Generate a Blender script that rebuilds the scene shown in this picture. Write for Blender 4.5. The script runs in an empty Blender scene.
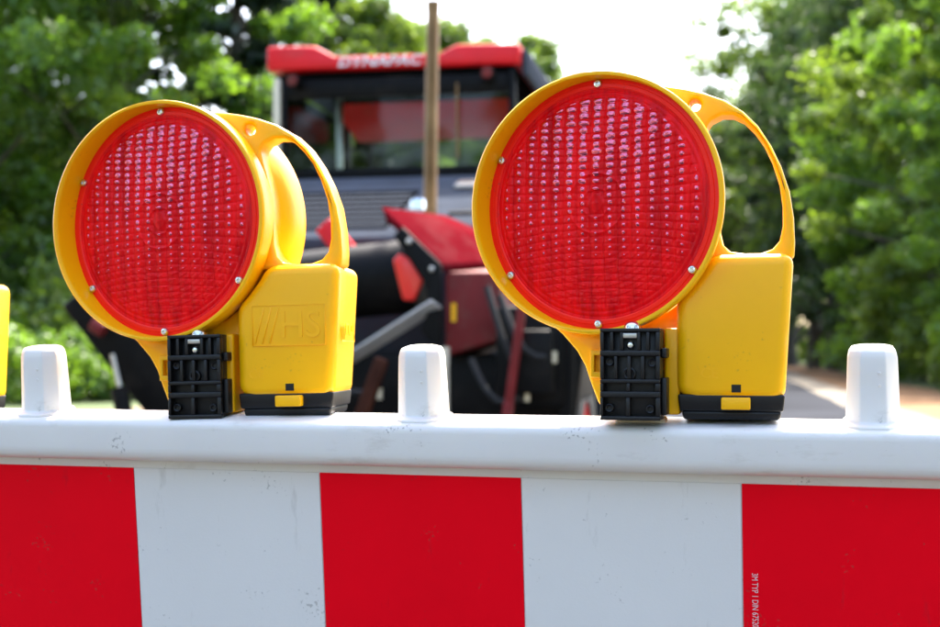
import bpy, bmesh, math, random
import numpy as np
from mathutils import Vector, Matrix
R = math.radians
sc = bpy.context.scene
C = sc.collection

# ------------------------------------------------------------------ camera
cam = bpy.data.cameras.new('camera'); camo = bpy.data.objects.new('camera', cam); C.objects.link(camo)
camo.location = (0, 0, 1.05); camo.rotation_euler = (R(91.6), 0, 0)
cam.sensor_width = 36; cam.lens = 50; cam.clip_start = .05; cam.clip_end = 3000
cam.dof.use_dof = True; cam.dof.focus_distance = .955; cam.dof.aperture_fstop = 8.0; cam.dof.aperture_blades = 9
sc.camera = camo
# ------------------------------------------------------------------ sky, sun, exposure
SUN_EL, SUN_AZ = 54, 16          # degrees; azimuth clockwise from +Y (the viewing direction)
w = bpy.data.worlds.new('World'); sc.world = w; w.use_nodes = True
nt = w.node_tree; sky = nt.nodes.new('ShaderNodeTexSky'); sky.sky_type = 'NISHITA'; sky.sun_disc = False
sky.sun_elevation = R(SUN_EL); sky.sun_rotation = R(SUN_AZ); sky.air_density = 1.0; sky.dust_density = 3.5; sky.ozone_density = .35
nt.links.new(sky.outputs[0], nt.nodes['Background'].inputs[0]); nt.nodes['Background'].inputs[1].default_value = .15
sl = bpy.data.lights.new('sun', 'SUN'); sl.energy = 3.1; sl.angle = R(.53); sl.color = (1, .94, .84)
so = bpy.data.objects.new('sun', sl); C.objects.link(so)
sd = Vector((math.sin(R(SUN_AZ))*math.cos(R(SUN_EL)), math.cos(R(SUN_AZ))*math.cos(R(SUN_EL)), math.sin(R(SUN_EL))))
so.rotation_euler = sd.to_track_quat('Z', 'Y').to_euler(); so.location = sd*60
vs = sc.view_settings; vs.view_transform = 'Standard'; vs.look = 'None'; vs.exposure = 2.68; vs.gamma = 1

# ------------------------------------------------------------------ materials
def mat(name, col, rough=.5, metal=0, coat=0, vary=.0, vscale=8, bump=0, bscale=60, sss=0, spec=.5, dirt=None, dscale=5, dlo=.62, dhi=.75, damt=.6, col2=None, dstretch=None, speck=0, sscale=330):
    m = bpy.data.materials.new(name); m.use_nodes = True; n = m.node_tree.nodes; l = m.node_tree.links
    b = n['Principled BSDF']; b.inputs['Roughness'].default_value = rough; b.inputs['Metallic'].default_value = metal
    b.inputs['Coat Weight'].default_value = coat; b.inputs['Coat Roughness'].default_value = .08
    b.inputs['Specular IOR Level'].default_value = spec
    if sss:
        b.inputs['Subsurface Weight'].default_value = sss; b.inputs['Subsurface Radius'].default_value = (.006, .003, .001)
    b.inputs['Base Color'].default_value = (*col, 1)
    tc = n.new('ShaderNodeTexCoord'); out = None
    if vary or col2:
        no = n.new('ShaderNodeTexNoise'); no.inputs['Scale'].default_value = vscale; no.inputs['Detail'].default_value = 5
        l.new(tc.outputs['Object'], no.inputs['Vector'])
        cr = n.new('ShaderNodeValToRGB'); l.new(no.outputs['Fac'], cr.inputs[0])
        c2 = col2 or tuple(c*(1+vary) for c in col); c1 = col if col2 else tuple(c*(1-vary) for c in col)
        cr.color_ramp.elements[0].position = .3; cr.color_ramp.elements[1].position = .7
        cr.color_ramp.elements[0].color = (*c1, 1); cr.color_ramp.elements[1].color = (*c2, 1)
        out = cr.outputs[0]
    if dirt:
        no = n.new('ShaderNodeTexNoise'); no.inputs['Scale'].default_value = dscale; no.inputs['Detail'].default_value = 9; no.inputs['Roughness'].default_value = .7
        if dstretch:
            mp = n.new('ShaderNodeMapping'); mp.inputs['Scale'].default_value = dstretch; l.new(tc.outputs['Object'], mp.inputs[0]); l.new(mp.outputs[0], no.inputs['Vector'])
        else: l.new(tc.outputs['Object'], no.inputs['Vector'])
        mr = n.new('ShaderNodeMapRange'); mr.inputs[1].default_value = dlo; mr.inputs[2].default_value = dhi; mr.inputs[4].default_value = damt
        l.new(no.outputs['Fac'], mr.inputs[0])
        mx = n.new('ShaderNodeMix'); mx.data_type = 'RGBA'; l.new(mr.outputs[0], mx.inputs[0])
        if out: l.new(out, mx.inputs[6])
        else: mx.inputs[6].default_value = (*col, 1)
        mx.inputs[7].default_value = (*dirt, 1); out = mx.outputs[2]
    if speck:
        no = n.new('ShaderNodeTexNoise'); no.inputs['Scale'].default_value = sscale; no.inputs['Detail'].default_value = 2
        l.new(tc.outputs['Object'], no.inputs['Vector'])
        n2 = n.new('ShaderNodeTexNoise'); n2.inputs['Scale'].default_value = sscale*.09; l.new(tc.outputs['Object'], n2.inputs['Vector'])
        mu = n.new('ShaderNodeMath'); mu.operation = 'MULTIPLY'; l.new(no.outputs['Fac'], mu.inputs[0]); l.new(n2.outputs['Fac'], mu.inputs[1])
        mr = n.new('ShaderNodeMapRange'); mr.inputs[1].default_value = .405; mr.inputs[2].default_value = .475; mr.inputs[4].default_value = speck
        l.new(mu.outputs[0], mr.inputs[0])
        mx = n.new('ShaderNodeMix'); mx.data_type = 'RGBA'; l.new(mr.outputs[0], mx.inputs[0])
        if out: l.new(out, mx.inputs[6])
        else: mx.inputs[6].default_value = (*col, 1)
        mx.inputs[7].default_value = (.10, .08, .06, 1); out = mx.outputs[2]
    if out: l.new(out, b.inputs['Base Color'])
    if bump:
        no = n.new('ShaderNodeTexNoise'); no.inputs['Scale'].default_value = bscale; no.inputs['Detail'].default_value = 4
        l.new(tc.outputs['Object'], no.inputs['Vector'])
        bu = n.new('ShaderNodeBump'); bu.inputs['Strength'].default_value = bump; bu.inputs['Distance'].default_value = .002
        l.new(no.outputs['Fac'], bu.inputs['Height']); l.new(bu.outputs[0], b.inputs['Normal'])
    return m
MT = {}
MT['yellow'] = mat('yellow_plastic', (.95, .465, .0012), .33, spec=.3, sss=.15, vary=.04, vscale=14, bump=.05, bscale=140, dirt=(.30, .15, .02), dscale=22, dlo=.70, dhi=.85, damt=.35, speck=.25)
MT['lens'] = mat('red_lens', (.93, .004, .007), .15, spec=.13, dirt=(.46, .0005, .006), dscale=70, dlo=.42, dhi=.66, damt=.85, dstretch=(1, 1, .16))
MT['glint'] = mat('pink_glint_facet', (.78, .16, .24), .20, metal=1)  # pink mirror colour that puts the lens highlights into the material
MT['lens_ring'] = mat('red_lens_ring', (.95, .018, .008), .30, spec=.2, vary=.05, vscale=30, speck=.4)
MT['black_plastic'] = mat('black_plastic', (.0045, .0045, .005), .42, spec=.35, bump=.1, bscale=200, dirt=(.03, .028, .026), dscale=30, dlo=.58, dhi=.8, damt=.5)
MT['steel'] = mat('bright_steel', (.72, .72, .70), .22, metal=1)
MT['steel_worn'] = mat('worn_steel', (.50, .47, .43), .35, metal=1, vary=.2, vscale=6)
MT['white_plastic'] = mat('white_plastic', (.73, .70, .655), .42, sss=.1, vary=.03, vscale=10, bump=.05, bscale=90, dirt=(.38, .32, .24), dscale=34, dlo=.56, dhi=.78, damt=.6, dstretch=(.35, 1, 1), speck=.5)
MT['foot_plastic'] = mat('dirty_cream_plastic', (.70, .58, .42), .5, dirt=(.30, .20, .12), dscale=40, dlo=.5, dhi=.7)
MT['foil_red'] = mat('red_reflective_foil', (.88, .0005, .010), .5, spec=.06, vary=.04, vscale=9, bump=.06, bscale=500, dirt=(.34, .02, .03), dscale=55, dlo=.61, dhi=.78, damt=.5, dstretch=(1, 1, .3), speck=.4)
MT['foil_white'] = mat('white_reflective_foil', (.73, .70, .66), .48, spec=.2, vary=.025, vscale=7, bump=.05, bscale=500, dirt=(.34, .30, .25), dscale=60, dlo=.60, dhi=.80, damt=.55, dstretch=(1, 1, .22), speck=.38)
MT['print'] = mat('pale_print', (.75, .55, .55), .5)
MT['mark'] = mat('brown_smudge', (.22, .17, .12), .8)
MT['paint_red'] = mat('red_machine_paint', (.75, .008, .014), .40, spec=.3, vary=.12, vscale=4, dirt=(.30, .10, .08), dscale=5, dlo=.55, dhi=.8, damt=.5)
MT['paint_dusty'] = mat('dusty_red_paint', (.105, .006, .010), .8, spec=.0, vary=.15, vscale=5, dirt=(.13, .045, .045), dscale=4, dlo=.5, dhi=.75, damt=.5)
MT['paint_maroon'] = mat('dull_maroon_paint', (.16, .015, .015), .6, spec=.2, vary=.25, vscale=5, dirt=(.12, .07, .05), dscale=8, dlo=.5, dhi=.7)
MT['paint_grey'] = mat('slate_machine_paint', (.060, .068, .085), .9, spec=.0, vary=.15, vscale=3, dirt=(.052, .050, .047), dscale=4, dlo=.5, dhi=.8, damt=.6)
MT['black_metal'] = mat('black_machine_steel', (.005, .005, .005), .5, spec=.10, dirt=(.022, .018, .015), dscale=6, dlo=.5, dhi=.75)
MT['slat_grey'] = mat('slat_grey_paint', (.055, .062, .076), .9, spec=.0)
MT['deflector'] = mat('polished_deflector_steel', (.62, .60, .57), .4, metal=.5, vary=.15, vscale=5)
MT['rust'] = mat('rusty_brown_steel', (.055, .018, .010), .8, vary=.4, vscale=9, spec=.1)
MT['rubber'] = mat('black_rubber', (.010, .010, .010), .75, bump=.3, bscale=40)
MT['exhaust'] = mat('tarnished_exhaust_steel', (.22, .125, .062), .34, metal=1, vary=.3, vscale=5)
MT['cream'] = mat('cream_metal', (.78, .70, .52), .3)
MT['cloth_black'] = mat('black_lining', (.004, .004, .004), .9, spec=.0)
MT['white_paint'] = mat('white_lettering', (.8, .8, .8), .4)
MT['chrome'] = mat('chrome', (.9, .9, .9), .08, metal=1)
MT['orange_paint'] = mat('orange_red_reflector', (.85, .03, .02), .25)
MT['bark'] = mat('bark', (.055, .045, .034), .9, vary=.4, vscale=3, bump=.6, bscale=20)
MT['asphalt'] = mat('asphalt', (.030, .032, .038), .97, spec=.03, vary=.25, vscale=.6, bump=.3, bscale=120)
MT['seam'] = mat('dusty_milled_seam', (.15, .13, .105), .9, spec=.05, vary=.25, vscale=2)
MT['gravel'] = mat('pale_gravel', (.24, .18, .125), .95, spec=.05, vary=.25, vscale=1.2)
MT['concrete'] = mat('pale_concrete_gutter', (.20, .175, .14), .9, spec=.05, vary=.15, vscale=1)
MT['dirt'] = mat('sandy_earth', (.20, .115, .062), .95, spec=.05, vary=.22, vscale=1.1)
MT['ground'] = mat('grassy_ground', (.035, .06, .014), .95, col2=(.075, .11, .028), vscale=.8)

def glass_mat():
    m = bpy.data.materials.new('window_glass'); m.use_nodes = True; n = m.node_tree.nodes; l = m.node_tree.links
    n.remove(n['Principled BSDF']); t = n.new('ShaderNodeBsdfTransparent'); t.inputs[0].default_value = (.84, .88, .86, 1)
    g = n.new('ShaderNodeBsdfGlossy'); g.inputs['Roughness'].default_value = .03
    f = n.new('ShaderNodeFresnel'); f.inputs[0].default_value = 1.25
    mx = n.new('ShaderNodeMixShader'); l.new(f.outputs[0], mx.inputs[0]); l.new(t.outputs[0], mx.inputs[1]); l.new(g.outputs[0], mx.inputs[2])
    l.new(mx.outputs[0], n['Material Output'].inputs[0]); return m
MT['glass'] = glass_mat()
def leaf_mat(name, c1, c2, tr=.52):
    m = bpy.data.materials.new(name); m.use_nodes = True; n = m.node_tree.nodes; l = m.node_tree.links
    n.remove(n['Principled BSDF'])
    tc = n.new('ShaderNodeTexCoord'); no = n.new('ShaderNodeTexNoise'); no.inputs['Scale'].default_value = .7; no.inputs['Detail'].default_value = 3
    l.new(tc.outputs['Object'], no.inputs['Vector'])
    cr = n.new('ShaderNodeValToRGB'); cr.color_ramp.elements[0].position = .32; cr.color_ramp.elements[1].position = .68
    cr.color_ramp.elements[0].color = (*c1, 1); cr.color_ramp.elements[1].color = (*c2, 1)
    l.new(no.outputs['Fac'], cr.inputs[0])
    d = n.new('ShaderNodeBsdfDiffuse'); t = n.new('ShaderNodeBsdfTranslucent'); mx = n.new('ShaderNodeMixShader'); mx.inputs[0].default_value = tr
    g = n.new('ShaderNodeBsdfGlossy'); g.inputs['Roughness'].default_value = .45; m2 = n.new('ShaderNodeMixShader'); m2.inputs[0].default_value = .04
    hs = n.new('ShaderNodeHueSaturation'); hs.inputs['Hue'].default_value = .485; hs.inputs['Value'].default_value = 2.0
    l.new(cr.outputs[0], hs.inputs['Color'])
    l.new(cr.outputs[0], d.inputs[0]); l.new(hs.outputs[0], t.inputs[0])
    l.new(d.outputs[0], mx.inputs[1]); l.new(t.outputs[0], mx.inputs[2])
    l.new(mx.outputs[0], m2.inputs[1]); l.new(g.outputs[0], m2.inputs[2]); l.new(m2.outputs[0], n['Material Output'].inputs[0])
    return m
MT['leaf_mid'] = leaf_mat('leaves_mid_green', (.042, .086, .006), (.100, .168, .010))
MT['leaf_fresh'] = leaf_mat('leaves_fresh_green', (.045, .11, .007), (.095, .19, .010))
MT['leaf_dark'] = leaf_mat('leaves_dark_green', (.013, .034, .006), (.040, .080, .012), .35)
MT['needle'] = leaf_mat('needles_dark', (.010, .026, .011), (.025, .05, .017), .2)

# ------------------------------------------------------------------ helpers
def link(name, me, parent=None, m=None):
    o = bpy.data.objects.new(name, me); C.objects.link(o)
    if m is not None and me is not None: me.materials.append(MT[m])
    if parent: o.parent = parent
    return o
def tag(o, label=None, cat=None, group=None, kind=None):
    if label: o['label'] = label
    if cat: o['category'] = cat
    if group: o['group'] = group
    if kind: o['kind'] = kind
    return o
def empty(name, loc, rot=(0, 0, 0)):
    o = bpy.data.objects.new(name, None); o.empty_display_size = .1; C.objects.link(o); o.location = loc; o.rotation_euler = rot; return o
class MB:
    def __init__(s): s.bm = bmesh.new()
    def box(s, x0, x1, y0, y1, z0, z1, rot=None, about=None):
        vs = [s.bm.verts.new((x, y, z)) for x in (x0, x1) for y in (y0, y1) for z in (z0, z1)]
        for f in ((0, 1, 3, 2), (4, 6, 7, 5), (0, 4, 5, 1), (2, 3, 7, 6), (0, 2, 6, 4), (1, 5, 7, 3)): s.bm.faces.new([vs[i] for i in f])
        if rot is not None:
            c = Vector(about or ((x0+x1)/2, (y0+y1)/2, (z0+z1)/2))
            for v in vs: v.co = rot @ (v.co-c) + c
        return s
    def hexa(s, p):   # 8 corners: bottom 4 then top 4, same winding
        vs = [s.bm.verts.new(q) for q in p]
        for f in ((3, 2, 1, 0), (4, 5, 6, 7), (0, 1, 5, 4), (1, 2, 6, 5), (2, 3, 7, 6), (3, 0, 4, 7)): s.bm.faces.new([vs[i] for i in f])
        return s
    def bar(s, a, b, wx, wy, up=(0, 0, 1)):
        a, b = Vector(a), Vector(b); d = (b-a); L = d.length; d.normalize(); u = Vector(up)
        if abs(d.dot(u)) > .95: u = Vector((1, 0, 0))
        x = d.cross(u).normalized(); y = x.cross(d).normalized()
        p = []
        for e in (a, b):
            for sx, sy in ((-1, -1), (1, -1), (1, 1), (-1, 1)): p.append(e+x*sx*wx/2+y*sy*wy/2)
        return s.hexa(p)
    def prism(s, poly, y0, y1, axis='y'):
        def P(a, b, t): return {'y': (a, t, b), 'x': (t, a, b), 'z': (a, b, t)}[axis]
        A = [s.bm.verts.new(P(a, b, y0)) for a, b in poly]; B = [s.bm.verts.new(P(a, b, y1)) for a, b in poly]
        n = len(poly); s.bm.faces.new(A); s.bm.faces.new(B[::-1])
        for i in range(n): s.bm.faces.new((A[i], B[i], B[(i+1) % n], A[(i+1) % n]))
        return s
    def prism_holes(s, outer, holes, y0, y1):
        es = []; 
        for loop in [outer]+holes:
            vs = [s.bm.verts.new((a, y0, b)) for a, b in loop]
            es += [s.bm.edges.new((vs[i], vs[(i+1) % len(vs)])) for i in range(len(vs))]
        g = bmesh.ops.triangle_fill(s.bm, use_beauty=True, use_dissolve=False, edges=es)
        fs = [f for f in g['geom'] if isinstance(f, bmesh.types.BMFace)]
        ex = bmesh.ops.extrude_face_region(s.bm, geom=fs)
        for v in ex['geom']:
            if isinstance(v, bmesh.types.BMVert): v.co.y = y1
        return s
    def tube(s, pts, r, n=12, cap=True):
        pts = [Vector(p) for p in pts]; rs = r if hasattr(r, '__len__') else [r]*len(pts); rings = []
        for i, p in enumerate(pts):
            d = (pts[min(i+1, len(pts)-1)]-pts[max(i-1, 0)]).normalized()
            u = Vector((0, 0, 1)) if abs(d.z) < .9 else Vector((1, 0, 0))
            x = d.cross(u).normalized(); y = d.cross(x)
            rings.append([s.bm.verts.new(p+(x*math.cos(6.28318*k/n)+y*math.sin(6.28318*k/n))*rs[i]) for k in range(n)])
        for a, b in zip(rings, rings[1:]):
            for k in range(n): s.bm.faces.new((a[k], a[(k+1) % n], b[(k+1) % n], b[k]))
        if cap: s.bm.faces.new(rings[0][::-1]); s.bm.faces.new(rings[-1])
        return s
    def lathe(s, prof, c=(0, 0, 0), n=64, axis='y'):   # prof: (radius, along-axis)
        rings = []
        for r, t in prof:
            if r < 1e-6: 
                q = {'y': (0, t, 0), 'z': (0, 0, t), 'x': (t, 0, 0)}[axis]
                rings.append([s.bm.verts.new(Vector(c)+Vector(q))]*n); continue
            ring = []
            for k in range(n):
                a = 2*math.pi*k/n; u, v = r*math.cos(a), r*math.sin(a)
                q = {'y': (u, t, v), 'z': (u, v, t), 'x': (t, u, v)}[axis]; ring.append(s.bm.verts.new(Vector(c)+Vector(q)))
            rings.append(ring)
        for a, b in zip(rings, rings[1:]):
            for k in range(n):
                f = []
                for v in (a[k], a[(k+1) % n], b[(k+1) % n], b[k]):
                    if v not in f: f.append(v)
                if len(f) > 2: s.bm.faces.new(f)
        return s
    def build(s, name, m, parent=None, bevel=0, seg=3, smooth=True, ang=35):
        bmesh.ops.recalc_face_normals(s.bm, faces=s.bm.faces)
        me = bpy.data.meshes.new(name); s.bm.to_mesh(me); s.bm.free()
        o = link(name, me, parent, m)
        if bevel:
            b = o.modifiers.new('bevel', 'BEVEL'); b.width = bevel; b.segments = seg; b.limit_method = 'ANGLE'; b.angle_limit = R(40); b.harden_normals = False
        if smooth:
            me.polygons.foreach_set('use_smooth', [True]*len(me.polygons))
            me.set_sharp_from_angle(angle=R(ang)) if not bevel else None
        return o
def text_mesh(name, txt, size, depth, m, parent, shear=0, bold=0, align='CENTER'):
    cu = bpy.data.curves.new(name, 'FONT'); cu.body = txt; cu.size = size; cu.extrude = depth; cu.shear = shear; cu.offset = bold; cu.align_x = align; cu.align_y = 'CENTER'
    cu.resolution_u = 3
    t = bpy.data.objects.new('tmp', cu); C.objects.link(t); bpy.context.view_layer.update()
    me = bpy.data.meshes.new_from_object(t.evaluated_get(bpy.context.evaluated_depsgraph_get())); bpy.data.objects.remove(t)
    me.materials.clear(); me.name = name
    return link(name, me, parent, m)
def copy_tree(o, parent=None):
    c = o.copy(); C.objects.link(c); c.parent = parent
    for ch in list(o.children): copy_tree(ch, c)
    return c

# ------------------------------------------------------------------ ground and road
ROAD = R(11); er = Vector((math.sin(ROAD), math.cos(ROAD), 0)); eq = Vector((math.cos(ROAD), -math.sin(ROAD), 0))
def rq(q, d, z=0): return eq*q + er*d + Vector((0, 0, z))
def strip(name, m, q0, q1, z, d0=-30, d1=600, rag=0, seed=1):
    rnd = random.Random(seed); n = 160 if rag else 2
    vs = []; 
    for i in range(n):
        t = i/(n-1); d = d0+(d1-d0)*(t**2.2 if rag else t)
        a = q0+rnd.uniform(-rag, rag); b = q1+rnd.uniform(-rag, rag)
        vs += [rq(a, d, z), rq(b, d, z)]
    fs = [(2*i, 2*i+1, 2*i+3, 2*i+2) for i in range(n-1)]
    me = bpy.data.meshes.new(name); me.from_pydata([tuple(v) for v in vs], [], fs)
    o = link(name, me, None, m); o['kind'] = 'structure'; return o
me = bpy.data.meshes.new('ground'); me.from_pydata([(-1500, -300, 0), (1500, -300, 0), (1500, 2500, 0), (-1500, 2500, 0)], [], [(0, 1, 2, 3)])
link('ground', me, None, 'ground')['kind'] = 'structure'
ZR = .012
strip('road', 'asphalt', -6.3, 2.25, ZR)
strip('dirt_shoulder', 'dirt', 3.0, 5.4, .008, rag=.18, seed=3)
strip('gutter', 'concrete', 2.2, 3.1, .016, rag=.05, seed=4)
strip('gravel_shoulder', 'gravel', -10.4, -6.2, .008, rag=.2, seed=5)
strip('road_seam', 'seam', -3.2, -2.75, .016, rag=.06, seed=6)

# ------------------------------------------------------------------ barrier board
LEAN, YAW = R(6.65), R(-15.27)
BR = Matrix.Rotation(YAW, 3, 'Z') @ Matrix.Rotation(LEAN, 3, 'X')
P0 = Vector((-.2707, 1.0551, 1.05-.0948)); BH = (P0.z-.0)/math.cos(LEAN)
bo = P0 - BR @ Vector((0, 0, BH))
bar = empty('barrier_board', bo, (LEAN, 0, YAW))
tag(bar, 'white plastic road barrier board with red and white reflective stripes', 'barrier')
S0, S1 = -.66, .98
def bar_profile(prof, name, m, bevel=0):
    b = MB(); b.prism([(y, z) for y, z in prof], S0, S1, 'x'); return b.build(name, m, bar, bevel, 3, True, 50)
Z = BH
cy, cz, ry, rz = .010, Z+.0245, .026, .0178
def rounded(pts, rad, n=6):
    out = []
    for i, (p, r_) in enumerate(zip(pts, rad)):
        p = Vector(p); a = (Vector(pts[i-1])-p).normalized(); c = (Vector(pts[(i+1) % len(pts)])-p).normalized()
        for k in range(n+1):
            t = k/n; out.append(tuple(p+a*r_*(1-t)**2+c*r_*t**2))
    return out
tubeprof = rounded([(-.0200, Z+.0100), (-.0195, Z+.0425), (.038, Z+.0425), (.038, Z+.0065), (.0, Z+.0065)], [.010, .0075, .012, .010, .0015])
bar_profile(tubeprof, 'top_rail', 'white_plastic')
bar_profile([(y, z-.355) for y, z in tubeprof], 'bottom_rail', 'white_plastic')
bar_profile([(.0005, Z-.325), (.0005, Z+.010), (.014, Z+.010), (.014, Z-.325)], 'board_panel', 'white_plastic')
i = 0
for k in range(-4, 6):
    a, b_ = k*.16+.0004, (k+1)*.16-.0004
    red = (k % 2 == 1)
    o = MB().box(a, b_, -.0006, .0003, Z-.27, Z).build('reflective_stripe', 'foil_red' if red else 'foil_white', bar)
    o['label'] = 'red reflective stripe' if red else 'pale white reflective stripe'
t = text_mesh('printed_text', '3M TYP 1 DIN 67520', .0062, .00005, 'print', bar, align='LEFT')
t.location = (.4885, -.0009, Z-.064); t.rotation_euler = (R(90), R(90), 0); t.scale = (.72, 1, 1)
# raised posts on the rail
def nub_mesh():
    b = MB(); oc = []
    hw, hd, ch = .0170, .0165, .0085
    octo = [(-hw, -hd+ch), (-hw+ch, -hd), (hw-ch, -hd), (hw, -hd+ch), (hw, hd-ch), (hw-ch, hd), (-hw+ch, hd), (-hw, hd-ch)]
    rings = []
    for z, s, dx in [(-.012, 1.16, 0), (.002, 1.16, 0), (.0035, 1.06, 0), (.036, .995, 0), (.0475, .965, 0), (.0515, .91, 0), (.0542, .80, 0), (.0552, .62, 0)]:
        rings.append([b.bm.verts.new((x*s, y*(1.50 if z < .0025 else s), z)) for x, y in octo])
    for p, q in zip(rings, rings[1:]):
        for k in range(8): b.bm.faces.new((p[k], p[(k+1) % 8], q[(k+1) % 8], q[k]))
    b.bm.faces.new(rings[-1]); b.bm.faces.new(rings[0][::-1])
    return b
for k in range(-2, 4):
    s = .2430+.3265*k
    if not S0 < s < S1: continue
    n = nub_mesh().build('rail_post', 'white_plastic', bar, .0028, 3); n.location = (s, cy, cz+rz)
    for zz in (.038, .0295):
        d = MB().lathe([(.0001, -.0002), (.0008, -.0003), (.0011, .0)], n=12, axis='y').build('pin_dimple', 'foil_white', n); d.location = (.004, -.0168, zz)
    # moulded fillets where the post grows out of the rail
    for sgn in (-1, 1):
        MB().prism([(sgn*.019, .001), (sgn*.0235, -.001), (sgn*.0285, -.006), (sgn*.019, -.012)], -.012, .012).build('post_fillet', 'white_plastic', n, .001)
for s in (-.56, .90):
    MB().box(s-.02, s+.02, .0145, .0445, -.0, Z+.02).build('upright', 'white_plastic', bar, .004)
    p = MB().hexa([(-.2, -.4, 0), (.2, -.4, 0), (.2, .4, 0), (-.2, .4, 0), (-.17, -.36, .11), (.17, -.36, .11), (.17, .36, .11), (-.17, .36, .11)]).build('foot_plate', 'rubber', bar, .015)
    p.location = (s, .03, .012); p.rotation_euler = (-LEAN, 0, 0)
# soil smudges stuck on rail and foil
rnd = random.Random(5)

# ------------------------------------------------------------------ warning lamps
def lens_mesh():
    N = 310; RL = .0830; g = np.linspace(-RL, RL, N); X, Zz = np.meshgrid(g, g); r = np.hypot(X, Zz)
    dome = .0055*(1-(r/RL)**2)
    px, pz = .0106, .0053
    zz = Zz - 1.3*X*X*np.sign(Zz)*np.clip(np.abs(Zz)/.03, 0, 1)       # the rows bow a little
    ci, ri = np.round(X/px).astype(int), np.round(zz/pz).astype(int)
    cx_ = X-ci*px; rz_ = zz-ri*pz                                       # offset inside one prism cell
    jr = np.random.default_rng(8).random((64, 64, 3)); j = jr[ci+30, ri+30]      # no two prisms are cut quite alike
    edge = np.clip((RL-.004-r)/.005, 0, 1)
    rad = np.clip((zz+.046)/.085, .0, 1)*(1-.45*np.clip((np.abs(X)-.030)/.045, 0, 1))   # glint cells made smaller to the bottom and the sides, as highlights fade
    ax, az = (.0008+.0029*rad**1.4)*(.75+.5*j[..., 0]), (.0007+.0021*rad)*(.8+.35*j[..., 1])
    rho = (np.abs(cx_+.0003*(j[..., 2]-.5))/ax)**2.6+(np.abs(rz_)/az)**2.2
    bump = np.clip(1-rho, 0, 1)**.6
    fac = (rho < 1.0) & (rad > .10) & (edge > .5) & (r > .0080)  # cells that get the painted glint colour
    groove = np.exp(-((np.abs(cx_)-px/2)/.0006)**2)
    saw = (r/.0040) % 1.0
    h = dome + edge*((.0007+.0006*rad)*bump*(.6+.8*j[..., 2]) - .0006*groove - .0005*np.exp(-((np.abs(rz_)-pz/2)/.0006)**2))
    h += .0011*np.sqrt(np.clip(1-(cx_/(px*.5))**2, 0, 1))*edge
    h += .00042*saw*np.clip((r-.022)/.02, .15, 1)*edge
    h += rz_*(.22*(j[..., 0]-.5))*edge+cx_*(.10*(j[..., 1]-.5))*edge
    h += (1-edge)*.0007*np.abs(np.cos(np.pi*r/.0036))
    h += np.exp(-((r-.0215)/.0010)**2)*.0012+np.exp(-((r-.0105)/.0008)**2)*.0008+np.exp(-((r-.029)/.0009)**2)*.00035
    ctr = 1/(1+np.exp((r-.0062)/.0004)); h = h*(1-ctr)+ctr*(.0072+.0006*np.exp(-(r/.0014)**2))
    inside = r <= RL+.0006
    idx = -np.ones((N, N), int); idx[inside] = np.arange(inside.sum())
    V = np.c_[X[inside], -h[inside], Zz[inside]]
    a, b, c, d = idx[:-1, :-1], idx[:-1, 1:], idx[1:, 1:], idx[1:, :-1]
    ok = (a >= 0) & (b >= 0) & (c >= 0) & (d >= 0)
    F = np.stack([a[ok], b[ok], c[ok], d[ok]], 1)
    me = bpy.data.meshes.new('lens'); me.from_pydata(V.tolist(), [], F.tolist())
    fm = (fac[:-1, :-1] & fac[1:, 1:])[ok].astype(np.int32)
    me.materials.append(MT['lens']); me.materials.append(MT['glint']); me.polygons.foreach_set('material_index', fm)
    me.polygons.foreach_set('use_smooth', [True]*len(me.polygons)); return me
def L(px, py): return ((px-604)/1300, (205-py)/1374)     # outline sketch units to metres
RIM = [(.0895, .006), (.0898, -.001), (.0902, -.020), (.0908, -.0232), (.0922, -.0240), (.0934, -.0230), (.0938, -.0200), (.0936, -.001)]
DEEP = RIM + [(.0928, .008), (.0880, .019), (.0868, .026), (.0880, .031), (.0908, .036), (.0918, .044), (.0915, .058), (.0895, .064), (.082, .068), (0, .069)]
SHALLOW = RIM + [(.0915, .004), (.0860, .010), (.0820, .018), (.078, .026), (.066, .030), (0, .031)]
def drum(prof):
    b = MB().lathe(prof, n=128)
    for v in b.bm.verts:                       # the hood stands out further on one side
        if v.co.y < -.0015: v.co.y *= .60-.40*v.co.x/.0936
    return b
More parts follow.
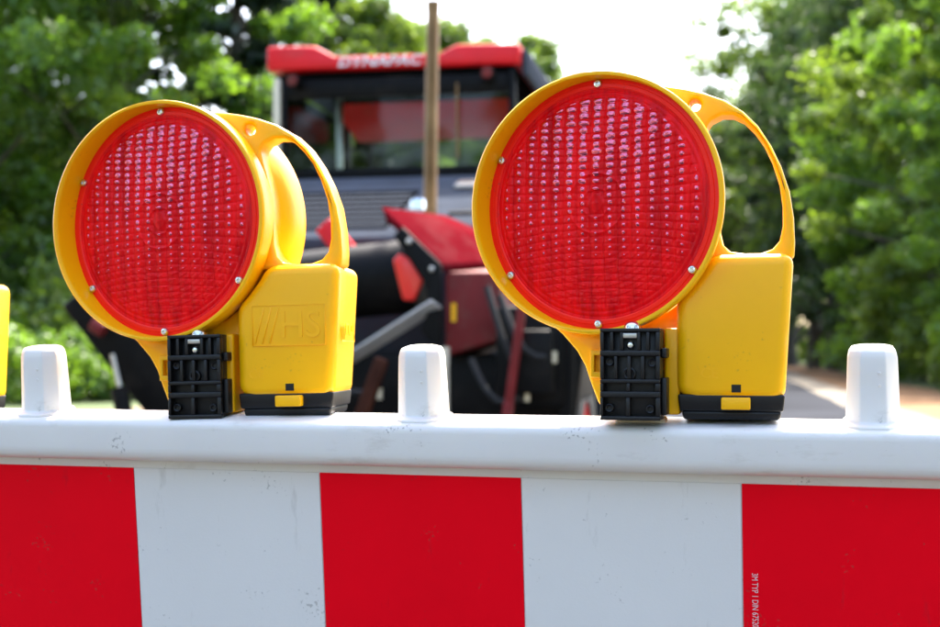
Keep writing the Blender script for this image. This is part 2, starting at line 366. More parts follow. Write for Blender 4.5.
def make_lamp():
    root = empty('warning_lamp', (0, 0, 0))
    dr = empty('lamp_head', (0, 0, 0), (0, 0, R(-15))); dr.parent = root; dr.scale = (1.015, 1.015, 1.02); dr.location.z = .0012
    drum(SHALLOW).build('lamp_housing', 'yellow', dr, ang=50)
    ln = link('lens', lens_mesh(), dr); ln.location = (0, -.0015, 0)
    MB().lathe([(.0905, .004), (.0905, -.0015), (.0868, -.0020), (.0862, -.0028), (.0838, -.0030), (.0830, -.0024), (.0820, .004)], n=128).build('lens_ring', 'lens_ring', dr)
    for a in (90, 155, 215, 270, 325):
        x, z = .0862*math.cos(R(a)), .0862*math.sin(R(a))
        s = MB().lathe([(.0032, -.0020), (.0031, -.0042), (.0024, -.0052), (.0012, -.0054), (.0011, -.0044), (0, -.0043)], (x, 0, z), n=20).build('screw', 'steel', dr)
    # handle and web
    def LH(px, py):
        x, z = L(px, py); return (x if x < .08 else .08+(x-.08)*.905, z)
    outer = [LH(*p) for p in [(636, 84), (652, 85.5), (668, 87.5), (685, 91), (702, 96), (722, 104), (741, 116), (756, 131), (769, 151), (779, 172), (787, 196), (791, 222), (792, 246), (791, 261), (700, 261)]]
    outer += [(.0790*math.cos(R(a)), .0790*math.sin(R(a))) for a in range(-32, 74, 6)]
    hole = [LH(*p) for p in [(704, 131), (709, 124), (720, 119), (731, 119.5), (742, 125), (752, 135), (762, 149), (770, 166), (777, 188), (780, 210), (780, 230), (777, 244), (770, 252), (758, 256), (742, 256), (728, 254), (720, 247), (717, 234), (717, 204), (714, 172), (708, 150)]]
    c0 = L(694, 108); pin = [(c0[0]+.0042*math.cos(k*math.pi/8), c0[1]+.0045*math.sin(k*math.pi/8)) for k in range(16)]
    MB().prism_holes(outer, [hole, pin], -.004, .020).build('handle', 'yellow', root, .0052, 5)
    # bracket plate under the lens
    pl = [L(*p) for p in [(566, 334), (580, 351), (588, 366), (593, 382), (600, 402), (606, 411), (677, 413), (684, 300)]]
    pl += [(.0915*math.cos(R(a)), .0915*math.sin(R(a))) for a in range(-50, -124, -8)]
    MB().prism(pl, .006, .026).build('mounting_bracket', 'yellow', root, .003, 3)
    a, b = L(594, 350), L(612, 378)
    MB().prism_holes([(a[0], b[1]), (b[0], b[1]), (b[0], a[1]), (a[0], a[1])], [[(a[0]+.003, b[1]+.004), (b[0]-.003, b[1]+.004), (b[0]-.003, a[1]-.004), (a[0]+.003, a[1]-.004)]], -.000, .0058).build('bracket_window', 'yellow', root, .0006, 2)
    MB().box(.047, .058, -.008, .02, -.152, -.09).build('bracket_rib', 'yellow', root, .002)
    # battery box
    a0, a1 = -math.asin(.038/.0890), math.acos(.0560/.0890)*-1
    poly = [(.0890*math.cos(a0+(a1-a0)*k/3), .0890*math.sin(a0+(a1-a0)*k/3)) for k in range(4)] + [(.0560, -.1375), (.070, -.1415), (.1385, -.1415), (.1385, -.038)]
    bb = MB().prism(poly, -.016, .070)
    for v in bb.bm.verts:                                              # moulding draft: narrower below and behind
        if v.co.x > .1: v.co.x -= .0065*(-v.co.z-.038)/.0985 + (.008 if v.co.y > 0 else 0)
        if v.co.y > 0: v.co.y -= .003*(-v.co.z-.038)/.0985
        else: v.co.y += .001*(-v.co.z-.038)/.0985
    bb.build('battery_box', 'yellow', root, .0085, 5)
    MB().hexa([(.0580, -.0125, -.1490), (.1300, -.0125, -.1490), (.1225, .062, -.1490), (.0580, .062, -.1490), (.0568, -.0138, -.1370), (.1312, -.0138, -.1370), (.1237, .0635, -.1370), (.0568, .0635, -.1370)]).build('battery_tray', 'black_plastic', root, .0015)
    MB().hexa([(.0605, -.0105, -.1550), (.1275, -.0105, -.1550), (.1200, .060, -.1550), (.0605, .060, -.1550), (.0592, -.0118, -.1488), (.1290, -.0118, -.1488), (.1215, .061, -.1488), (.0592, .061, -.1488)]).build('tray_bottom', 'black_plastic', root, .002)
    MB().box(.0875, .1075, -.0200, -.0125, -.1475, -.1390).build('latch', 'yellow', root, .001)
    MB().box(.0945, .1010, -.0152, -.0130, -.1355, -.1300).build('latch_slot', 'black_plastic', root)
    # clamp block: a ribbed moulding, its cells open to the front
    cl = empty('clamp', (0, 0, 0)); cl.parent = root
    X = lambda u: (u-75)/330*.0420+.0045; ZZ = lambda v: -.0905-(v-100)/465*.0645
    b = MB(); yf, yb = -.034, -.0265
    b.box(X(75), X(405), yb, -.003, ZZ(565), ZZ(100))
    rows = [(118, 212, [(95, 130), (148, 185), (203, 280), (298, 330), (348, 382)]), (240, 358, [(95, 152), (170, 225), (245, 300), (320, 382)]),
            (378, 420, [(92, 220), (240, 378)]), (450, 545, [(90, 217), (240, 380)])]
    zs = 100
    for v0, v1, cells in rows:
        b.box(X(75), X(405), yf, yb-.0002, ZZ(v0), ZZ(zs)); zs = v1; u = 75
        for c in cells: b.box(X(u), X(c[0]), yf, yb-.0002, ZZ(v1)+.0001, ZZ(v0)-.0001); u = c[1]
        b.box(X(u), X(405), yf, yb-.0002, ZZ(v1)+.0001, ZZ(v0)-.0001)
    b.box(X(75), X(405), yf, yb-.0002, ZZ(565), ZZ(zs))
    b.build('clamp_block', 'black_plastic', cl, .0005, 2)
    MB().box(X(405)+.0002, X(405)+.004, -.028, -.006, ZZ(250), ZZ(200)).box(X(405)+.0002, X(405)+.004, -.028, -.006, ZZ(540), ZZ(350)).build('clamp_lug', 'black_plastic', cl, .001)
    for u, v, r in ((125, 270, .0031), (360, 275, .0031), (233, 330, .0046), (122, 505, .0031), (348, 510, .0031)):
        MB().lathe([(r, yb), (r, yf+.003), (r*.8, yf+.0026), (r*.55, yf+.003), (r*.5, yf+.0045), (0, yf+.0045)], (X(u), 0, ZZ(v)), n=20).build('clamp_screw', 'black_plastic', cl)
    MB().box(X(200), X(279), -.0335, -.0268, ZZ(150), ZZ(124)).build('clamp_insert', 'steel_worn', cl, .0004)
    MB().lathe([(.003, -.0267), (.003, -.030), (.0018, -.0312), (0, -.0315)], (X(240), 0, ZZ(185)), n=16).build('clamp_pin', 'steel', cl)
    MB().lathe([(.0062, -.0912), (.0062, -.0890), (.0050, -.0868), (.0028, -.0855), (0, -.0852)], (X(243), -.020, 0), n=24, axis='z').build('clamp_bolt', 'steel', cl)
    MB().hexa([(.008, -.004, -.163), (.050, -.004, -.163), (.050, .022, -.163), (.008, .022, -.163), (.012, -.004, -.1535), (.046, -.004, -.1535), (.046, .020, -.1535), (.012, .020, -.1535)]).build('mounting_foot', 'foot_plastic', root, .003)
    return root
def logo(root, name, at, rot, s=1.0):
    lg = empty(name, at, rot); lg.parent = root; lg.scale = (s, s, s)
    b = MB()
    for x0, x1, z0, z1 in ((-.030, .030, .0155, .0161), (-.030, .030, -.0161, -.0155), (-.0303, -.0297, -.0155, .0155), (.0297, .0303, -.0155, .0155)):
        b.box(x0, x1, -.0006, .0005, z0, z1)
    for k in range(3): b.bar((-.028+k*.006, -.0001, -.014), (-.020+k*.006, -.0001, .014), .0012, .0010, (0, 1, 0))
    b.build('raised_frame', 'yellow', lg, .0002, 1)
    t = text_mesh('raised_letters', 'HS', .030, .0004, 'yellow', lg); t.location = (.0095, -.0002, -.0005); t.rotation_euler = (R(90), 0, 0); t.scale = (.98, 1, 1)
    # thin second strokes: outlined letters
    return lg
lampR = make_lamp()
lampL = copy_tree(lampR); lampF = copy_tree(lampR)
def place(o, loc, az, tilt=0, roll=0): o.location = loc; o.rotation_euler = (R(tilt), R(roll), R(az))
place(lampR, (.0955, .955, 1.05+.1057), -14)
place(lampL, (-.2465, 1.055, 1.05+.1025), -11, roll=-1.5); lampL.scale = (1.012,)*3
place(lampF, (-.5570, 1.14, 1.05+.090), -13, roll=-3)
tag(lampR, 'yellow warning lamp with round red lens and a smooth battery box', 'warning lamp', 'warning lamps on the barrier')
tag(lampL, 'yellow warning lamp with round red lens and raised letters HS on its battery box', 'warning lamp', 'warning lamps on the barrier')
tag(lampF, 'warning lamp at the barrier end, only the yellow edge of its battery box showing', 'warning lamp', 'warning lamps on the barrier')
deep = drum(DEEP).build('tmp', 'yellow', None, ang=50); dm = deep.data; bpy.data.objects.remove(deep)
for lp in (lampL, lampF):
    for ch in lp.children_recursive:
        if ch.name.startswith('lamp_housing'): ch.data = dm
for ch in lampL.children:
    if ch.name.startswith('clamp'): ch.location = (.005, .004, 0); ch.rotation_euler = (0, 0, R(5))
    if ch.name.startswith('lamp_head'): ch.rotation_euler = (0, 0, R(-13.5))
logo(lampL, 'raised_logo', (.098, -.0157, -.085), (R(-.6), 0, 0), .98)
logo(lampL, 'raised_logo', (.1316, .024, -.085), (R(-4), 0, R(95)), .84)
def widen(root):      # the lamp marked HS has the roomier battery box
    for ch in root.children:
        if ch.name.split('.')[0] in ('battery_box', 'battery_tray', 'tray_bottom', 'latch', 'latch_slot'): ch.location.x += .005; ch.scale.x = 1.035
        if ch.name.startswith('handle'): ch.scale.x = 1.06
        if ch.name.startswith('raised_logo'): ch.location.x = ch.location.x*1.035+.005
def ce(root):
    t = text_mesh('raised_mark', 'CE', .0105, .0003, 'yellow', root); t.location = (.079, -.0151, -.1225); t.rotation_euler = (R(90), 0, 0)
ce(lampR); widen(lampL); ce(lampL)

# ------------------------------------------------------------------ road machine
mac = empty('road_machine', (-.466, 8.0, ZR), (0, 0, -ROAD))
tag(mac, 'red and black road building machine with glazed cab and tall exhaust behind the barrier', 'road machine')
def part(name, m, *boxes, bevel=.01, parent=None):
    b = MB()
    for q in boxes: b.box(*q)
    return b.build(name, m, parent or mac, bevel, 2)
# roof: tall ends, low middle
rf = MB().prism([(-.81, 2.78), (.79, 2.76), (.79, 2.885), (.40, 2.895), (.29, 2.845), (-.37, 2.855), (-.50, 2.925), (-.81, 2.935)], -.05, .10).build('roof', 'paint_red', mac, .02, 3)
MB().prism([(-.80, 2.79), (.78, 2.77), (.78, 2.85), (-.80, 2.87)], .101, 1.62).build('roof_deck', 'paint_red', mac, .02, 3)
t = text_mesh('roof_lettering', 'DYNAPAC', .088, .004, 'white_paint', mac, shear=.25, bold=.0015); t.location = (-.085, -.055, 2.808); t.rotation_euler = (R(90), R(.5), 0); t.scale = (1.28, .95, 1)
part('roof_side_rail', 'paint_grey', (.795, .83, 0, 1.6, 2.70, 2.86))
part('roof_lining', 'cloth_black', (-.77, .75, .0, 1.55, 2.72, 2.764))
b = MB(); b.prism([(.75, 2.715), (1.45, 2.715), (1.45, 2.56), (1.30, 2.54), (.95, 2.62)], -.62, .66, 'x'); b.build('rear_headliner', 'paint_red', mac, .03, 3)
# cab frame
for x, nm in ((-.755, 'cream'), (.735, 'black_metal')):
    part('cab_post', nm, (x-.022, x+.022, -.02, .03, 1.98, 2.74))
part('cab_post', 'black_metal', (-.725, -.69, -.015, .03, 1.98, 2.72))
for x in (-.75, .73): part('rear_post', 'black_metal', (x-.03, x+.03, 1.47, 1.55, 1.2, 2.72))
part('windscreen_top_bar', 'black_metal', (-.69, .712, -.015, .03, 2.60, 2.72))
part('windscreen_bottom_bar', 'black_metal', (-.69, .712, -.015, .03, 2.10, 2.16))
part('rear_bar', 'black_metal', (-.72, .70, 1.48, 1.54, 2.02, 2.09))
MB().box(-.69, .712, .004, .009, 2.161, 2.599).build('windscreen', 'glass', mac)
MB().box(-.72, .70, 1.50, 1.505, 2.091, 2.715).build('rear_window', 'glass', mac)
MB().box(-.745, -.74, .05, 1.46, 1.6, 2.7).build('side_window', 'glass', mac)
MB().box(.725, .73, .05, 1.46, 1.6, 2.7).build('side_window', 'glass', mac)
for x in (-.745, .715): part('door_sill', 'black_metal', (x-.012, x+.024, .03, 1.47, 1.10, 1.60))
part('cab_wall', 'paint_grey', (-.69, .71, .0, .03, 1.2, 2.10))
part('inner_post', 'steel_worn', (-.47, -.43, .32, .36, 1.5, 2.72))
part('seat', 'cloth_black', (-.1, .35, .75, 1.2, 1.5, 1.62), bevel=.04); part('seat_back', 'cloth_black', (-.1, .35, 1.15, 1.26, 1.62, 2.18), bevel=.04)
st = MB().lathe([(.17, -.012), (.185, 0), (.17, .012), (.155, 0), (.17, -.012)], n=32, axis='z').build('steering_wheel', 'rubber', mac); st.location = (.1, .42, 2.02); st.rotation_euler = (R(25), 0, 0)
MB().tube([(.1, .30, 1.6), (.1, .42, 2.0)], .025).build('steering_column', 'black_metal', mac)
b = MB(); b.bar((.40, -.03, 2.66), (.405, -.03, 2.2), .012, .012); b.build('wiper', 'exhaust', mac)
# hood: deck, slatted grille, front edge
hood = MB().prism([(-.02, 2.09), (-.02, 1.0), (-1.5, 1.0), (-1.5, 1.56), (-1.40, 1.64), (-.45, 2.0), (-.30, 2.06)], -.78, .86, 'x').build('hood', 'paint_grey', mac, .04, 3)
sl_ = math.atan2(2.0-1.64, .95)
gr = empty('grille', (0, 0, 0)); gr.parent = mac
MB().box(-.36, .34, -.02, .76, -.004, .006).build('grille_back', 'cloth_black', gr)
for k in range(7):
    y = .0+k*.108
    MB().hexa([(-.35, y, .0065), (.33, y, .0065), (.33, y+.036, .0065), (-.35, y+.036, .0065), (-.35, y, .0085), (.33, y, .0085), (.33, y+.034, .0095), (-.35, y+.034, .0095)]).build('grille_slat', 'slat_grey', gr)
gr.location = (-.03, -1.355, 1.662); gr.rotation_euler = (sl_, 0, 0)
part('hood_front_trim', 'paint_grey', (-.79, .87, -1.525, -1.49, 1.53, 1.60), bevel=.012)
lt = MB().hexa([(.50, -.62, 1.945), (.74, -.62, 1.945), (.74, -.50, 1.985), (.50, -.50, 1.985), (.51, -.62, 1.968), (.73, -.62, 1.968), (.73, -.50, 2.008), (.51, -.50, 2.008)]).build('hood_latch_cover', 'steel_worn', mac, .006)
hh = MB().tube([(.62, -1.30, 1.67), (.62, -1.30, 1.73), (.80, -1.30, 1.73), (.80, -1.30, 1.67)], .012, 8).build('hood_handle', 'black_metal', mac)
# exhaust
ex = MB().tube([(.510, -1.25, 1.58), (.510, -1.25, 1.8), (.516, -1.25, 2.3), (.524, -1.25, 2.76), (.524, -1.25, 2.83)], [.036, .034, .033, .033, .036], 20).build('exhaust_pipe', 'exhaust', mac)
MB().lathe([(.036, 2.826), (.03, 2.826), (.026, 2.73), (0, 2.73)], (.524, -1.25, 0), n=20, axis='z').build('exhaust_mouth', 'black_metal', ex)
MB().lathe([(.0, 1.79), (.034, 1.79), (.038, 1.78), (.038, 1.74), (0, 1.735)], (.485, -1.42, 0), n=20, axis='z').build('exhaust_clamp', 'chrome', ex)
# red chute in front of the hood
ch = MB()
top = [(.53, -2.2, 1.655), (.80, -1.35, 1.72), (1.12, -1.45, 1.50), (1.06, -2.25, 1.40), (.80, -2.25, 1.38)]
ch.hexa([(.535, -2.25, 1.60), (.80, -2.27, 1.37), (1.14, -1.5, 1.44), (.62, -1.45, 1.66), (.515, -2.25, 1.665), (.80, -2.27, 1.405), (1.16, -1.5, 1.48), (.62, -1.45, 1.71)])
ch.build('chute_cover', 'paint_dusty', mac, .022, 3)
MB().hexa([(.80, -2.24, 1.01), (1.04, -2.24, 1.08), (1.08, -1.6, 1.08), (.82, -1.6, 1.01), (.80, -2.24, 1.375), (1.04, -2.24, 1.375), (1.12, -1.6, 1.45), (.82, -1.6, 1.42)]).build('chute_box', 'paint_maroon', mac, .012)
MB().prism([(.585, 1.535), (.625, 1.57), (.795, 1.405), (.795, 1.06), (.735, 1.08), (.70, 1.13), (.74, 1.21), (.72, 1.33), (.645, 1.44)], -2.30, -2.276).build('chute_end_plate', 'black_metal', mac, .006)
for x, z in ((.655, 1.505), (.755, 1.385)): MB().lathe([(.014, -2.30), (.014, -2.31), (.008, -2.315), (0, -2.315)], (x, 0, z), n=6).build('plate_bolt', 'steel_worn', mac)
MB().prism([(.60, 1.46), (.66, 1.425), (.705, 1.34), (.665, 1.25), (.615, 1.255), (.57, 1.43)], -2.262, -2.22).build('red_guard', 'orange_paint', mac, .012)
b = MB(); b.bar((.30, -2.12, .975), (.78, -2.32, 1.235), .07, .012, (0, .6, 1)); b.build('steel_deflector', 'deflector', mac, .004)
MB().tube([(.05, -1.9, 1.33), (.62, -1.95, 1.38)], .17, 24).build('drum', 'black_metal', mac)
b = MB(); b.bar((.10, -1.75, 1.64), (.33, -1.78, 1.38), .10, .05, (0, 1, 0)); b.build('red_arm', 'paint_red', mac, .01)
MB().box(.83, .85, -2.252, -2.243, 1.16, 1.24).build('yellow_tag', 'yellow', mac)
# chassis and running gear
part('chassis', 'black_metal', (-.72, 1.0, -2.0, 2.2, .55, .98), bevel=.03)
part('cross_beam', 'black_metal', (.25, 1.3, -2.12, -2.02, .72, 1.02))
part('side_tank', 'black_metal', (1.05, 1.34, -2.4, -1.2, .80, 1.22), bevel=.02)
part('hydraulic_block', 'black_metal', (1.14, 1.30, -2.5, -2.41, .86, 1.12))
b = MB(); b.bar((1.20, -2.55, 1.32), (1.13, -2.55, .82), .035, .035); b.bar((1.13, -2.55, .825), (1.10, -2.55, .55), .05, .04); b.build('red_lever', 'paint_maroon', mac, .006)
b = MB(); b.bar((.86, -2.5, 1.05), (.86, -2.5, .55), .03, .03); b.build('steel_rod', 'steel_worn', mac)
MB().tube([(1.375, -2.45, 1.25), (1.375, -2.45, .95), (1.37, -2.45, .72)], [.008, .012, .008], 10).build('hose', 'black_metal', mac)
MB().prism([(1.30, 1.30), (1.44, 1.22), (1.37, .66), (1.33, .66), (1.28, .95)], -2.38, -2.30).build('side_flap', 'black_metal', mac, .01)
b = MB(); b.bar((.55, -2.35, 1.0), (.40, -2.35, .60), .06, .05, (0, 1, 0)); b.build('rusty_strut', 'rust', mac, .008)
# big angled arm on the left with its red end cap and ram
b = MB(); b.bar((-.76, -2.45, 1.30), (-.30, -2.35, .70), .20, .24, (0, 1, 0)); b.build('side_arm', 'black_metal', mac, .02)
b = MB(); b.bar((-.70, -2.35, 1.26), (.05, -2.2, .98), .22, .16, (0, 1, 0)); b.build('upper_arm', 'black_metal', mac, .02)
MB().tube([(-.66, -2.60, 1.15), (-.61, -2.60, 1.12)], .032, 16).build('arm_end_cap', 'paint_maroon', mac)
MB().tube([(-.56, -2.62, 1.02), (-.52, -2.62, .86)], .010, 10).build('ram_rod', 'steel_worn', mac)
MB().tube([(-.53, -2.62, .88), (-.46, -2.62, .58)], .036, 12).build('ram_cylinder', 'black_metal', mac)
b = MB(); b.bar((-.56, -2.40, 1.06), (-.29, -2.40, .58), .04, .04, (0, 1, 0)); b.build('rusty_edge', 'rust', mac, .005)
for k, (x0, z0, x1, z1, y) in enumerate([(1.02, 1.30, 1.24, .92, -2.44), (1.08, 1.26, 1.30, 1.02, -2.47), (.95, 1.0, 1.18, .86, -2.42), (.10, 1.12, .52, .86, -2.30), (-.10, 1.10, .30, .80, -2.28)]):
    MB().tube([(x0+(x1-x0)*t, y-.05*math.sin(math.pi*t), z0+(z1-z0)*t-.10*math.sin(math.pi*t)) for t in (0, .15, .3, .5, .7, .85, 1)], .014, 8).build('hydraulic_hose', 'rubber', mac)
    MB().tube([(x1, y+.001, z1+.012), (x1, y, z1-.035)], .019, 6).build('hose_fitting', 'steel_worn', mac)
for x in (-.62, .60):
    wl = MB().lathe([(.0, -.12), (.038, -.115), (.042, -.10), (.036, -.02), (0, -.01)], (x, 0, 2.70), n=20).build('work_light', 'black_metal', mac)
    MB().lathe([(.0, -.1225), (.034, -.1165)], (x, 0, 2.70), n=20).build('light_glass', 'paint_maroon', wl)
def wheel(x, y, r, wd):
    wt = empty('wheel', (x, y, r)); wt.parent = mac
    h = wd/2
    MB().lathe([(r*.55, -h), (r*.9, -h), (r, -h*.75), (r, h*.75), (r*.9, h), (r*.55, h), (r*.55, -h)], n=40, axis='x').build('tyre', 'rubber', wt)
    MB().lathe([(0, -h*.5), (r*.3, -h*.6), (r*.55, -h*.9), (r*.55, h*.9), (r*.3, h*.6), (0, h*.5)], n=32, axis='x').build('rim', 'paint_red', wt)
for x in (-.86, 1.14):
    wheel(x, -.9, .5, .28); wheel(x, 1.5, .62, .32)

# ------------------------------------------------------------------ trees and shrubs
def leaf_cloud(cent, rad, nper, size, rng, flat=.75, narrow=.55):
    n = len(cent)*nper
    c = np.repeat(np.asarray(cent), nper, 0); rr = np.repeat(np.asarray(rad), nper)[:, None]
    d = rng.normal(size=(n, 3)); d /= np.linalg.norm(d, axis=1)[:, None]
    p = c + d*rr*(rng.random((n, 1))**.45)*np.array([1, 1, flat])
    nrm = rng.normal(size=(n, 3))+np.array([0, 0, .9])+d*.6; nrm /= np.linalg.norm(nrm, axis=1)[:, None]
    u = np.cross(nrm, rng.normal(size=(n, 3))); u /= np.linalg.norm(u, axis=1)[:, None]; v = np.cross(nrm, u)
    s = size*(.6+.8*rng.random((n, 1)))
    V = np.stack([p-u*s, p+v*s*narrow-nrm*s*.15, p+u*s, p-v*s*narrow-nrm*s*.15], 1).reshape(-1, 3)
    F = np.arange(4*n).reshape(-1, 4)
    return V, F
def quads(name, V, F):
    me = bpy.data.meshes.new(name); me.vertices.add(len(V)); me.vertices.foreach_set('co', V.ravel().astype(np.float32))
    me.loops.add(F.size); me.loops.foreach_set('vertex_index', F.ravel().astype(np.int32))
    me.polygons.add(len(F)); me.polygons.foreach_set('loop_start', (np.arange(len(F))*4).astype(np.int32)); me.update(calc_edges=True); return me
def make_tree(seed, H, RC, base, ncl, nper, leaf, m, shape='round', name='deciduous_tree', gaps=.0):
    rng = np.random.default_rng(seed); root = empty(name, (0, 0, 0)); cents = []; rads = []
    while len(cents) < ncl:
        t = rng.random(); a = rng.random()*2*np.pi
        if shape == 'round': prof = math.sin(math.pi*min(1, .12+.88*t))**.55 if t > .45 else .75+.25*t/.45
        else: prof = (1-t)**.8+.06
        q = (.35+.65*rng.random()**.5) if shape == 'round' else (.3+.7*rng.random()**.6)
        r_ = RC*prof*q*(1+.25*math.sin(3*a+seed)+.15*math.sin(7*a+5*t*seed))
        z = base+(H-base)*t
        cents.append((r_*math.cos(a), r_*math.sin(a), z)); rads.append((.5+.75*rng.random())*RC*.205*(1 if shape == 'round' else .8))
    V, F = leaf_cloud(cents, rads, nper, leaf, rng, .7 if shape == 'round' else .35)
    o = link('crown', quads('crown', V, F), root, m)
    b = MB(); lean = rng.normal(size=2)*.3
    tp = [Vector((lean[0]*t*t, lean[1]*t*t, H*.9*t-.1*(t == 0))) for t in (0, .03, .15, .35, .6, .85, 1)]; r0 = H*.017
    b.tube(tp, [r0*1.5, r0*1.15, r0, r0*.85, r0*.6, r0*.3, r0*.1], 10)
    for k in range(0, ncl, 3):
        c = Vector(cents[k]); z0 = max(base*.6, c.z-.45*math.hypot(c.x, c.y)-.5); t = min(.98, max(.05, z0/(H*.9)))
        s = Vector((lean[0]*t*t, lean[1]*t*t, H*.9*t)); rr = r0*.42*(1.05-t)
        b.tube([s, s.lerp(c, .5)+Vector((0, 0, .12*(c-s).length)), c], [rr, rr*.6, rr*.2], 5, False)
    b.build('trunk', 'bark', root)
    return root
def make_bush(seed, H, RC, ncl, nper, leaf, m, name='shrub'):
    rng = np.random.default_rng(seed); root = empty(name, (0, 0, 0)); cents = []; rads = []
    for k in range(ncl):
        a = rng.random()*6.283; r_ = RC*rng.random()**.5; z = H*(.12+.75*rng.random()*(1-.6*(r_/RC)**2))
        cents.append((r_*math.cos(a), r_*math.sin(a), z)); rads.append(H*(.14+.12*rng.random()))
    V, F = leaf_cloud(cents, rads, nper, leaf, rng, .9); V[:, 2] = np.maximum(V[:, 2], .02)
    link('foliage', quads('foliage', V, F), root, m)
    b = MB()
    for k in range(0, ncl, 2):
        c = Vector(cents[k]); b.tube([(c.x*.15, c.y*.15, -.02), (c.x*.6, c.y*.6, c.z*.6), c], [.03, .02, .008], 5)
    b.build('stem', 'bark', root); return root
def at(u, d):   # picture column (of 940) and distance -> ground point
    return ((u-470)/1305*d, d)
protos = {
 'mid': make_tree(11, 15, 4.2, 1.2, 170, 240, .105, 'leaf_mid'),
 'fresh': make_tree(12, 13, 3.8, .8, 170, 240, .105, 'leaf_fresh'),
 'dark': make_tree(13, 17, 4.6, 1.6, 170, 220, .115, 'leaf_dark'),
 'loose': make_tree(14, 17, 4.0, 5.0, 95, 170, .11, 'leaf_mid'),
 'fir': make_tree(15, 21, 3.6, 2.0, 190, 110, .17, 'needle', 'cone', 'conifer_tree'),
}
bush = {'fresh': make_bush(21, 1.9, 1.7, 40, 110, .075, 'leaf_fresh'), 'mid': make_bush(22, 2.6, 2.0, 44, 120, .085, 'leaf_mid')}
used = set()
def put(pool, key, x, y, s, rz, label, cat, group):
    o = pool[key] if (cat, key) not in used else copy_tree(pool[key])
    used.add((cat, key)); o.location = (x, y, 0); o.rotation_euler = (0, 0, rz); o.scale = (s, s, s*1.0); tag(o, label, cat, group)
rnd = random.Random(77)
LAB = {'mid': 'bushy mid green tree', 'fresh': 'fresh light green leafy tree', 'dark': 'dense dark green tree', 'loose': 'tall tree with loose open crown', 'fir': 'tall dark conifer'}
def trees(group, rows):
    for u, d, key, s, where in rows:
        x, y = at(u, d); put(protos, key, x, y, s, rnd.uniform(0, 6.28), LAB[key]+' '+where, 'tree', group)
trees('trees along the gravel side', [
 (-40, 36, 'mid', 1.1, 'over the barrier end with the half hidden lamp'), (40, 41, 'fresh', 1.25, 'rising behind the shrubs edging the gravel'), (125, 38, 'fresh', 1.25, 'behind the lens of the lamp marked HS'), (190, 44, 'loose', 1.1, 'above the lens of the lamp marked HS'),
 (-10, 52, 'dark', 1.05, 'deep in the wood beside the gravel'), (235, 42, 'fir', .95, 'at the cab corner with the cream post'), (285, 50, 'fir', 1.05, 'just behind the raised end of the cab roof'), (372, 48, 'mid', .92, 'close behind the cab'), (445, 53, 'mid', .95, 'seen through the cab windows'), (490, 60, 'fresh', 1.0, 'seen past the cab corner under the roof rail'), (345, 56, 'dark', .95, 'behind the lettering on the cab roof'), (400, 62, 'mid', 1.10, 'behind the exhaust pipe'), (90, 52, 'dark', 1.0, 'deep in the wood beside the gravel'),
 (452, 70, 'dark', 1.05, 'seen through the cab windows'), (500, 76, 'loose', 1.08, 'over the cab roof beside the open sky'), (530, 84, 'mid', 1.40, 'standing against the white sky beside the cab'), (560, 104, 'dark', .9, 'low beside the open sky')])
trees('trees at the far end of the road', [(620, 130, 'mid', 1.1, 'where the road disappears'), (665, 140, 'dark', 1.1, 'where the road disappears'), (705, 135, 'mid', 1.2, 'where the road disappears'), (745, 125, 'dark', 1.2, 'where the road disappears')])
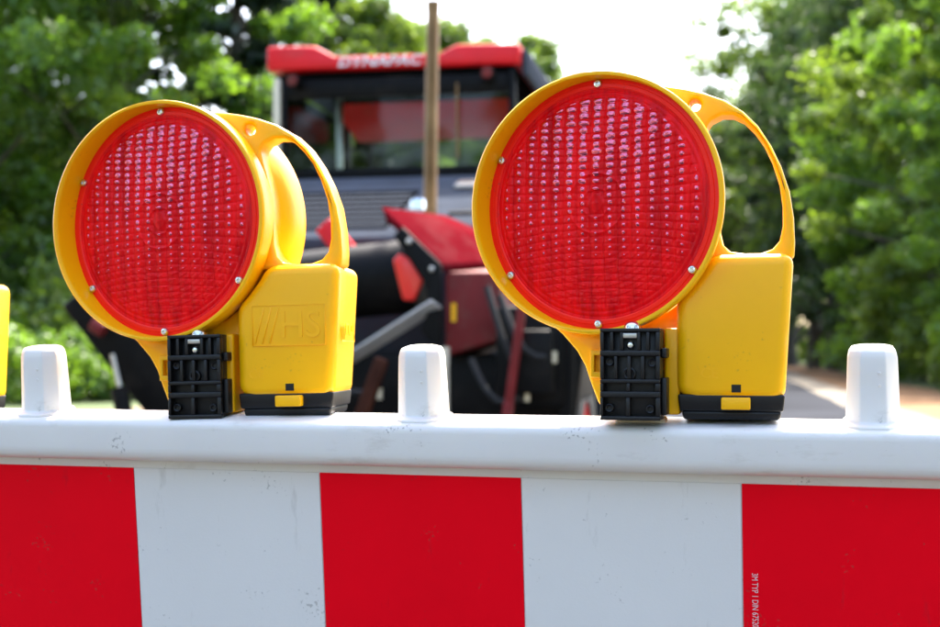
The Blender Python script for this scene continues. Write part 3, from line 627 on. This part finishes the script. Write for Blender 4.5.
trees('trees beyond the sandy verge', [
 (1040, 33, 'fresh', 1.0, 'overhanging the sandy verge at the barrier end'), (985, 38, 'mid', 1.05, 'close behind the sandy verge'), (930, 45, 'fresh', 1.15, 'over the barrier post without a lamp beside it'), (900, 54, 'dark', 1.1, 'shading the wood beyond the sandy verge'), (865, 60, 'dark', 1.15, 'between lamp handle and the last barrier post'), (835, 66, 'loose', 1.25, 'reaching high over the sandy verge'), (768, 70, 'loose', 1.25, 'spreading into the white sky over the lamp handle'),
 (815, 72, 'dark', 1.25, 'behind the lamp handle'), (790, 86, 'dark', 1.25, 'framed in the opening of the lamp handle'), (762, 98, 'mid', 1.40, 'bordering the open sky over the lamp handle'), (745, 108, 'dark', 1.15, 'low in the opening of the lamp handle'), (960, 60, 'dark', 1.2, 'deep in the wood beyond the sandy verge'), (1010, 52, 'dark', 1.2, 'deep in the wood beyond the sandy verge')])
for u, d, key, s in [(-40, 25, 'fresh', 1.0), (15, 26, 'fresh', .85), (65, 27, 'fresh', .8), (105, 27.5, 'fresh', .9), (140, 28, 'fresh', .7), (190, 33, 'fresh', 1.0), (40, 31, 'mid', 1.3), (230, 38, 'mid', 1.1), (120, 34, 'mid', 1.3), (0, 33, 'mid', 1.3), (85, 31, 'fresh', 1.1), (-10, 29, 'fresh', 1.1)]:
    x, y = at(u, d); put(bush, key, x, y, s, rnd.uniform(0, 6), ('fresh light green shrub' if key == 'fresh' else 'mid green shrub')+' edging the gravel', 'shrub', 'shrubs edging the gravel')
for k, (d, key, s) in enumerate([(27, 'mid', 1.0), (31, 'fresh', .8), (34, 'mid', 1.1), (38, 'fresh', 1.0), (42, 'mid', 1.0), (46, 'fresh', 1.1), (51, 'mid', 1.2), (57, 'fresh', 1.2), (64, 'mid', 1.2), (72, 'mid', 1.3), (82, 'fresh', 1.3), (95, 'mid', 1.4), (112, 'mid', 1.5), (40, 'mid', 1.5)]):
    p = rq(5.6+1.9*s+(2.5 if k == 13 else 0)+.4*math.sin(k*2.1), d)
    put(bush, key, p.x, p.y, s, rnd.uniform(0, 6), ('fresh light green shrub' if key == 'fresh' else 'mid green shrub')+' behind the sandy verge', 'shrub', 'shrubs behind the sandy verge')
# unseen trees beside and behind the camera, added for reflections and fill light
for k, (q, d, key, sc_) in enumerate([(-17, 8, 'mid', 1.0), (-18, -4, 'dark', 1.0), (-17, -16, 'mid', 1.05), (-15, -28, 'dark', 1.0), (13, -6, 'dark', 1.0), (13, -17, 'mid', 1.05), (14, -29, 'dark', 1.0), (-6, -40, 'mid', 1.1), (4, -44, 'dark', 1.1), (14, 6, 'mid', .95)]):
    p = rq(q, d); put(protos, key, p.x, p.y, sc_, k*1.3, LAB[key]+' added out of view behind the photographer', 'tree', 'trees added out of view behind the photographer')
